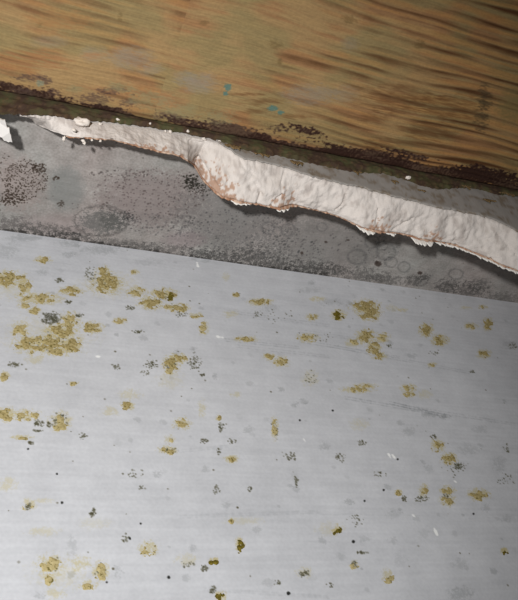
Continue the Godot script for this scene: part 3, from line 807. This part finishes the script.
# a thin sheet between a back line and a front line, with real thickness
func layer(parent: Node3D, called: String, xa: float, xb: float, nx: int, front: Callable, back: Callable, height: Callable, thick: float, mat: Material, tint: Callable, ny := 8) -> MeshInstance3D:
	var pts := PackedVector3Array()
	var cols := PackedColorArray()
	for r in 2 * ny + 1:
		for i in nx:
			var x := lerpf(xa, xb, float(i) / (nx - 1))
			var zb: float = back.call(x)
			var zf: float = maxf(front.call(x), zb + 0.3)
			var s := float(r) / (ny - 1) if r < ny else float(2 * ny - 1 - r) / (ny - 1)
			if r == 2 * ny:
				s = 0.0
			var z := lerpf(zb, zf, s)
			var y: float = height.call(x, z)
			if r < ny or r == 2 * ny:
				y -= thick * 0.5
			else:
				y += thick * 0.5
			pts.append(Vector3(x, y, z))
			cols.append(tint.call(x, z))
	return put(done(sheet(pts, nx, 2 * ny + 1, cols)), called, mat, parent)

func shred(parent: Node3D, c: Vector3, len_x: float, len_z: float, mat: Material):
	var n := noise(int(c.x * 10.0) + 500, 0.5, 3)
	layer(parent, "torn_paper", c.x - len_x, c.x + len_x, 22,
		func(x): return c.z + len_z * (0.5 + 1.6 * n.get_noise_2d(x * 1.2, 5.0)) * sqrt(maxf(0.02, 1.0 - pow((x - c.x) / len_x, 2))),
		func(x): return c.z - len_z * 0.5,
		func(x, z): return board_top(x) + 0.75 + 0.45 * absf(n.get_noise_2d(x * 1.2, z)) + 0.35 * clampf((z - c.z) / len_z + 0.5, 0, 1),
		0.25, mat, func(x, z): return lin(0.55, 0.45, 0.33).lerp(lin(0.42, 0.36, 0.24), clampf(0.5 + n.get_noise_2d(x * 3.0, z * 3.0), 0, 1)), 6)

# ------------------------------------------------------------------ dark rotten strip under the beam
func build_batten():
	var n_a := noise(101, 0.12, 4)
	var n_b := noise(102, 0.45, 3)
	var n_c := noise(103, 0.06, 3)
	var m := StandardMaterial3D.new()
	m.vertex_color_use_as_albedo = true
	m.roughness = 0.85
	m.metallic_specular = 0.3
	var nx := 1300
	var ny := 26
	var pts := PackedVector3Array()
	var cols := PackedColorArray()
	for r in ny + 3:
		for i in nx:
			var x := lerpf(-400.0, 400.0, float(i) / (nx - 1))
			var zf := along(back_x, back_z, x) + 1.0 * n_b.get_noise_2d(x, 4.0)
			var t := board_top(x)
			var p: Vector3
			if r < ny:                                          # top and rounded front
				var s := float(r) / (ny - 1)
				var z := lerpf(-6.0, zf, s)
				s = clampf(z / zf, 0, 1)
				var hgt := 1.25 * pow(1.0 - s * s, 0.6) + 0.35
				hgt += (0.9 * n_a.get_noise_2d(x * 0.7, z * 2.0) + 0.7 * n_b.get_noise_2d(x * 0.6, z * 1.5)) * (0.3 + s) * clampf(4.0 * (1.0 - s), 0, 1)
				p = Vector3(x, t + maxf(hgt, 0.45), z)
			elif r == ny:
				p = Vector3(x, t + 0.42, zf)
			elif r == ny + 1:
				p = Vector3(x, t + 0.42, -6.0)
			else:
				p = Vector3(x, t + 1.6, -6.0)
			pts.append(p)
			# damp rotten wood: brown with patches of moss and paler bare fibre, alike all over
			var c := lin(0.27, 0.215, 0.17).lerp(lin(0.31, 0.30, 0.20), clampf(0.3 + 1.6 * n_c.get_noise_2d(x * 2.0, p.z * 2.0), 0, 1))
			c = c.lerp(lin(0.38, 0.30, 0.22), clampf(2.0 * n_b.get_noise_2d(x, p.z) - 0.3, 0, 0.8))
			cols.append(c)
	# front runs towards the viewer, so the rows are taken backwards
	var rp := PackedVector3Array()
	var rc := PackedColorArray()
	for r in ny + 3:
		for i in nx:
			rp.append(pts[(ny + 2 - r) * nx + i])
			rc.append(cols[(ny + 2 - r) * nx + i])
	var o := put(done(sheet(rp, nx, ny + 3, rc)), "rotten_batten", m)
	tag(o, "dark rotten strip squeezed between wooden beam and plasterboard", "batten")

# ------------------------------------------------------------------ flakes and crumbs
func lump(r: Vector3, sd: int, mat: Material) -> ArrayMesh:
	var n := noise(sd, 0.6, 2)
	var pts := PackedVector3Array()
	var cols := PackedColorArray()
	var nu := 13
	var nv := 8
	for j in nv:
		for i in nu:
			var th := PI * j / (nv - 1)
			var ph := TAU * (i % (nu - 1)) / (nu - 1)
			var d := Vector3(sin(th) * cos(ph), cos(th), sin(th) * sin(ph))
			var k := 0.95 + 0.9 * n.get_noise_3d(d.x * 1.7, d.y * 1.7, d.z * 1.7)
			pts.append(d * r * k)
			cols.append(lin(0.88, 0.84, 0.80))
	return done(sheet(pts, nu, nv, cols))

func build_small_things():
	var m := StandardMaterial3D.new()
	m.vertex_color_use_as_albedo = true
	m.roughness = 0.95
	m.metallic_specular = 0.15
	# crumbs: u, v, radius in mm, label
	var few := [
		[82, 121.5, 2.5, 1.3, "biggest white plaster crumb on the dark strip, beside the narrow board end"],
		[408, 178, 1.0, 0.8, "lone white plaster crumb on the dark strip above wide grey paper"],
	]
	for k in [[118, 119.5], [150, 124], [166.5, 128.5], [171, 129], [188, 131.5], [75, 127], [220.5, 139], [205, 136.5], [101, 121]]:
		var says := "tiny white plaster crumb lying alone on the dark strip below the beam"
		if k[0] > 165 and k[0] < 172:
			says = "one of two tiny white plaster crumbs close together on the dark strip"
		elif k[0] < 76:
			says = "tiny white plaster crumb just beside the biggest crumb on the strip"
		elif k[0] > 210:
			says = "tiny plaster crumb on the dark strip where the grey paper begins"
		few.append([k[0], k[1], rng.randf_range(0.35, 0.85), rng.randf_range(0.3, 0.5), says])
	var idx := 0
	for k in few:
		var p := plane_hit(k[0], k[1], -1.3)
		var z := maxf(p.z, 0.9)
		var zf := along(back_x, back_z, p.x)
		var s := clampf(z / zf, 0, 1)
		var y := board_top(p.x) + (1.25 * pow(maxf(0.0, 1.0 - s * s), 0.6) + 0.35)
		if z > zf:
			y = board_top(p.x)
		var o := put(lump(Vector3(k[2], k[3], k[2] * 0.7), 300 + idx, m), "plaster_crumb", m)
		o.position = Vector3(p.x, y + k[3] * 0.7, z) * MM
		tag(o, k[4], "crumb", "plaster crumbs on the dark strip")
		idx += 1
	# small bits hanging from the lower lip at the thin end of the board
	for k in [[64, 139.0, 0.6, 0.9], [83, 141, 0.6, 0.45], [84.5, 143.2, 0.5, 0.45], [100.5, 141, 0.45, 0.35], [92, 140, 0.4, 0.35]]:
		var x: float = hit(k[0], k[1], 2, 3.0).x
		var z := along(low_x, low_z, x)
		var p := hit(k[0], k[1], 2, z)
		var o := put(lump(Vector3(k[2], k[3], 0.5), 340 + idx, m), "plaster_crumb", m)
		o.position = p * MM
		tag(o, "white plaster crumb clinging to the lower lip of thin board end", "crumb", "plaster crumbs on the lower lip")
		idx += 1
	# the curled flake beside the board's thin end
	var zf := 13.0
	var outline := [[-30, 112], [-8, 116], [0, 119.5], [3, 120.5], [5, 120.2], [6, 124], [7, 128], [9.2, 128.3], [9.6, 132], [11, 135], [11.4, 139], [12.4, 143], [10, 142.4], [8.4, 143], [6, 141.6], [4, 141.4], [2, 138], [0, 137.5], [-6, 135], [-16, 131], [-30, 124]]
	var poly := PackedVector2Array()
	for k in outline:
		var p := hit(k[0], k[1], 2, zf)
		poly.append(Vector2(p.x, p.y))
	var st := SurfaceTool.new()
	st.begin(Mesh.PRIMITIVE_TRIANGLES)
	st.set_smooth_group(-1)
	var bend := func(q: Vector2): return zf - 0.035 * pow(maxf(0.0, -106.0 - q.x), 2.0) + 0.4 * sin(q.y * 1.1)
	var tris := Geometry2D.triangulate_polygon(poly)
	for side in 2:
		for t in range(0, tris.size(), 3):
			var order := [0, 1, 2] if side == 0 else [0, 2, 1]
			for k in order:
				var q := poly[tris[t + k]]
				st.set_color(lin(0.87, 0.85, 0.83))
				st.add_vertex(Vector3(q.x, q.y, maxf(0.3, bend.call(q)) - side * 0.5) * MM)
	for i in poly.size():
		var a := poly[i]
		var b := poly[(i + 1) % poly.size()]
		var za: float = maxf(0.3, bend.call(a))
		var zb: float = maxf(0.3, bend.call(b))
		for p in [Vector3(a.x, a.y, za), Vector3(b.x, b.y, zb), Vector3(b.x, b.y, zb - 0.5), Vector3(a.x, a.y, za), Vector3(b.x, b.y, zb - 0.5), Vector3(a.x, a.y, za - 0.5)]:
			st.set_color(lin(0.80, 0.76, 0.72))
			st.add_vertex(p * MM)
	var fl := put(done(st), "paint_chip", m)
	tag(fl, "jagged white paint flake curling off the grey wall beside the board", "paint flake")
